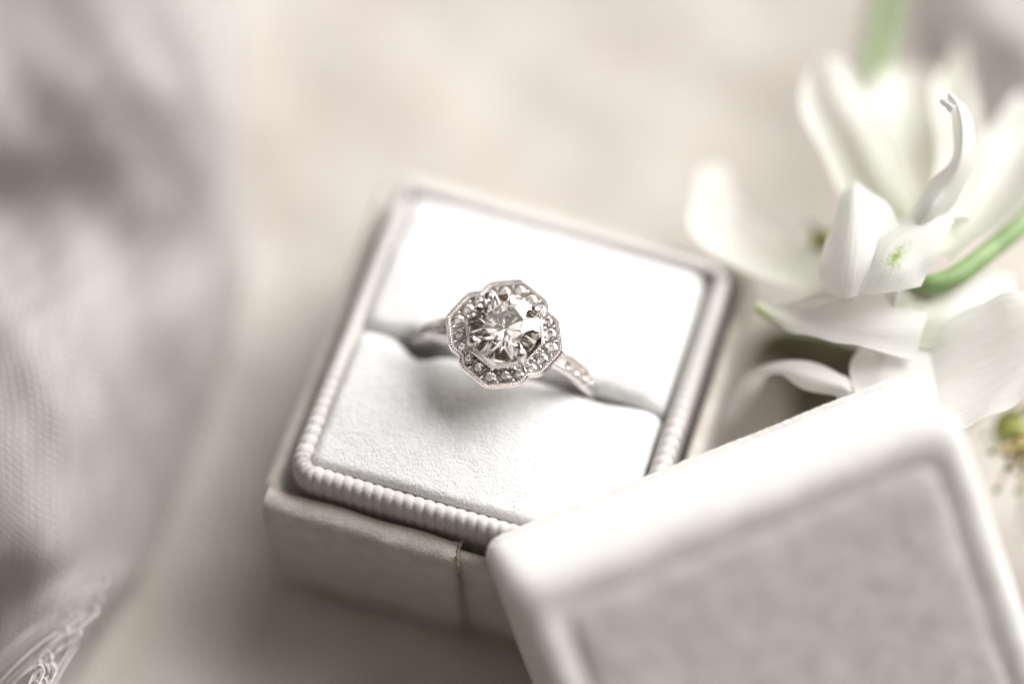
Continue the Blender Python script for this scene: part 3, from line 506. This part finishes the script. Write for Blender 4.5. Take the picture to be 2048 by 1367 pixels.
# cup under the stone, four claws
def cup():
    V, F = [], []; pr = [(3.05, .75), (3.0, .55), (2.2, -.6), (1.2, -1.6), (.3, -1.9)]
    for r, z in pr: V += [(r * math.cos(t), r * math.sin(t), z) for t in np.linspace(0, 2 * math.pi, 48, endpoint=False)]
    for i in range(len(pr) - 1):
        for j in range(48): a = i * 48 + j; b = i * 48 + (j + 1) % 48; F.append((a, b, b + 48, a + 48))
    raw('stone_cup', V, F, M['bright_gold'], ring)
cup()
claw = None
for k in range(4):
    a = math.radians(45 + 90 * k)
    if claw is None:
        pts = catmull([(3.55, 0, -.6), (3.5, 0, .4), (3.42, 0, 1.3), (3.36, 0, 1.8), (3.16, 0, 2.08), (2.84, 0, 2.16)], 22)
        rr = np.interp(np.linspace(0, 1, 22), [0, .5, .75, .9, .97, 1], [.34, .38, .47, .52, .46, .22])
        v, f = tube_geo(pts, rr, 14); claw = raw('claw', v, f, M['white_gold'], ring)
    else:
        claw = claw.copy(); COL.objects.link(claw); claw.parent = ring
    claw.rotation_euler = (0, 0, a)
# accent stones in the halo, each with shared grains
vs, fs = brilliant(1.0); acc = None
def copy_part(o, loc, rot, sc):
    c = o.copy(); COL.objects.link(c); c.parent = o.parent; c.location = Vector(loc) * S; c.rotation_euler = rot; c.scale = (sc,) * 3; return c
gparts = []
bm = bmesh.new(); bmesh.ops.create_icosphere(bm, subdivisions=2, radius=1); GV = np.array([q.co for q in bm.verts]); GF = [[q.index for q in fc.verts] for fc in bm.faces]; bm.free()
for k in range(20):
    t = math.radians(18 * k); R = (octb(3.82)(t) + outline(t) - .55) / 2; rm = outline(t) - .55 - octb(3.82)(t); sc = min(1.12, rm * 1.06) + .03 * math.sin(k * 5.1)
    loc = (R * math.cos(t), R * math.sin(t), -.02); rot = (random.uniform(-.06, .06), random.uniform(-.06, .06), random.uniform(0, 3))
    if acc is None:
        acc = outward(raw('accent_stone', vs, fs, M['diamond'], ring, smooth=False)); acc.location = Vector(loc) * S; acc.rotation_euler = rot; acc.scale = (sc,) * 3
    else: copy_part(acc, loc, rot, sc)
    tm = math.radians(18 * k + 9)
    for rr in (octb(3.82)(tm) + .16, outline(tm) - .70): gparts.append((GV * (.15, .15, .16) + (rr * math.cos(tm), rr * math.sin(tm), .03), GF))
v, f = merge(gparts); o = raw('bead_setting', v, f, M['bright_gold'], ring); o['kind'] = 'stuff'
# band standing in the slot
BC, BR = -11.2, 10.1
def band():
    V, F = [], []; n = 160
    for i in range(n):
        th = 2 * math.pi * i / n                        # 0 = top
        up = max(0, math.cos(th)); hw = .86 + .12 * up ** 3; ro = BR - .25 + .25 * up; ri = 8.8
        pr = [(-hw, ri + .15), (-hw * 1.02, (ro + ri) / 2), (-hw, ro - .12), (-hw * .88, ro), (-hw * .72, ro - .02), (-hw * .66, ro - .75), (hw * .66, ro - .75), (hw * .72, ro - .02), (hw * .88, ro), (hw, ro - .12), (hw * 1.02, (ro + ri) / 2), (hw, ri + .15), (hw * .7, ri), (-hw * .7, ri)]
        for y, r in pr: V.append((r * math.sin(th), y, BC + r * math.cos(th)))
    K = 14
    for i in range(n):
        for k in range(K): a = i * K + k; b = i * K + (k + 1) % K; c2 = ((i + 1) % n) * K; F.append((a, b, c2 + (k + 1) % K, c2 + k))
    o = outward(raw('band', V, F, M['white_gold'], ring))
    mod = o.modifiers.new('edges', 'EDGE_SPLIT'); mod.split_angle = math.radians(40)
band()
def shoulders():
    # open cathedral arms carrying the head
    for s in (-1, 1):
        parts = []
        for y in (-.62, .62):
            pts = catmull([(s * 7.6, y, -4.6), (s * 6.2, y, -3.0), (s * 4.8, y * 1.1, -1.9), (s * 4.0, y * 1.3, -1.2)], 16); parts.append(tube_geo(pts, np.linspace(.32, .4, 16), 10))
        v, f = merge(parts); raw('cathedral_arm', v, f, M['white_gold'], ring)
shoulders()
for s in (-1, 1):
    for q in range(7):
        th = s * math.radians(27 + q * 5.8); r = BR - .02
        copy_part(acc, (r * math.sin(th), 0, BC + r * math.cos(th)), (0, th, .3 * q), .92)
gparts = []
for s in (-1, 1):
    for q in range(8):
        th = s * math.radians(24.1 + q * 5.8); r = BR + .02
        for y in (-.5, .5): gparts.append((GV * .14 + (r * math.sin(th), y, BC + r * math.cos(th)), GF))
v, f = merge(gparts); o = raw('shoulder_beads', v, f, M['bright_gold'], ring); o['kind'] = 'stuff'

# ------------------------------------------------------------------ blossoms
def petal(key, parent, org, kind='plain', ruffle=.12, thick=0, label=None):
    o = sheet('petal', DATA[key], M['petal_' + kind], parent, 19, 41, thick, ruffle, org)
    if label: o['label'] = label
    return o
org = DATA['stem_upper'][1][:3]
up = empty('blossom', org, 'upright white blossom with green spotted front petal and green stem leaving the right side', 'flower', 0, 'white blossoms beside the box')
petal('upper_a', up, org, 'base', .2); petal('upper_b', up, org, 'base', .25); petal('upper_bb', up, org, 'streak', .2); petal('upper_c', up, org, 'base', .25)
petal('curl', up, org, 'plain', .08, 0, 'narrow curled petal with a forked tip'); petal('curl_tip_a', up, org, 'plain', .03); petal('curl_tip_b', up, org, 'plain', .03)
petal('inner_a', up, org, 'plain', .12); petal('inner_b', up, org, 'spot', .12, 0, 'small front petal with a green spot'); petal('inner_flap', up, org, 'plain', .06)
tube('stem', DATA['stem_upper'], M['stem'], up, origin=org)
org = DATA['low_big'][1][1]
lo = empty('blossom', org, 'wide open white blossom lying between the box and the lid corner, one green tipped petal', 'flower', 0, 'white blossoms beside the box')
petal('low_a', lo, org, 'tip', .15, 0, 'long petal with green tip'); petal('low_lobe', lo, org, 'plain', .08); petal('low_side', lo, org, 'plain', .14); petal('low_big', lo, org, 'plain', .22)
petal('low_back', lo, org, 'base', .2); petal('low_curl', lo, org, 'plain', .12, 0, 'narrow petal curling down to the box side')
tube('stem', DATA['stem_low'], M['stem'], lo, origin=org)
o = sheet('leaf', DATA['low_shade_sheet'], M['leaf'], lo, 13, 25, .25, .2, org); o['label'] = 'dark olive sheet put in for the deep shade under the petals'  # added dark sheet that stands for shade below the blossom
org = DATA['back_calyx'][2][:3]
bk = empty('blossom', org, 'blurred white blossom behind the box corner with tall green stem to the top edge', 'flower', 0, 'white blossoms beside the box')
petal('back_curl', bk, org, 'base', .25); petal('back_strand', bk, org, 'plain', .1)
tube('calyx', DATA['back_calyx'], M['calyx'], bk, origin=org); tube('stem', DATA['stem_back'], M['stem'], bk, origin=org)
org = DATA['side_leaf'][0][1]
sd = empty('blossom', org, 'yellow green blossom centre with brown stamens at the right edge below the white petals', 'flower', 0, 'white blossoms beside the box')
petal('side_petal', sd, org, 'base', .15); o = sheet('leaf', DATA['side_leaf'], M['calyx'], sd, 11, 21, .25, .15, org)
base = np.array(DATA['side_leaf'][1][1])
for k in range(24):
    a = rng.uniform(-1, 1, 3); e = base + np.array([rng.uniform(-2, 3.2), rng.uniform(-7, .5), rng.uniform(-3, 1.5)]); s0 = base + np.array([1.2 + a[0] * .8, -1 + a[1], -1.5])
    pts = catmull([s0, (s0 + e) / 2 + a * .5, e], 10); v, f = tube_geo(pts - np.array(org), np.linspace(.22, .13, 10), 7); st = raw('stamen', v, f, M['stamen'], sd)
    v = GV * (.34, .28, .42) + (e - np.array(org)); raw('anther', v, GF, M['anther'] if k % 3 else M['calyx'], st)

# ------------------------------------------------------------------ gauze
g = sheet('gauze_cloth', DATA['gauze'], M['gauze'], None, 130, 190, 0, 0, uvscale=1.0, wrinkle=.55)
tag(g, 'grey mauve open weave gauze heaped in soft folds left of the box', 'fabric')
# loose looped weft threads at its raw edge
ed = catmull(DATA['fringe_base'][0], 24); parts = []
for i, p in enumerate(ed):
    q = i / 23; d = np.array([-.8 + .5 * q, -.66 - .3 * q, 0]) + np.append(rng.normal(0, .16, 2), 0); d /= np.linalg.norm(d); side = np.array([d[1], -d[0], 0])
    L = rng.uniform(13, 20); wd = rng.uniform(.36, .62); tip = p - d * rng.uniform(-3.6, 1.8) + np.array([0, 0, rng.uniform(-1.2, 1.0)]); bend = rng.uniform(.5, 2.5)
    arm = lambda t, sg: tip + d * L * (1 - t) + side * (sg * wd * (1 - .4 * (1 - t)) - bend * (1 - t) ** 2) + np.array([0, 0, -5.5 * (1 - t) ** 2 + .25 * math.sin(9 * t + i + sg)])
    pts = [arm(t, 1) for t in np.linspace(0, 1, 10)]
    pts += [tip - d * wd * 1.4 * math.sin(al) + side * wd * math.cos(al) + np.array([0, 0, .3 * math.sin(al)]) for al in math.pi * np.linspace(.12, .88, 7)]
    pts += [arm(t, -1) for t in np.linspace(1, 0, 10)]
    parts.append(tube_geo(catmull(pts, 70), .105, 6))
v, f = merge(parts); o = raw('looped_fringe', v, f, M['thread'], g); o['kind'] = 'stuff'
g2 = sheet('gauze_cloth', DATA['gauze_corner'], M['gauze'], None, 60, 70, 0, 0, uvscale=1.0, wrinkle=.8)
tag(g2, 'grey gauze fold in the far corner behind the white blossoms', 'fabric')
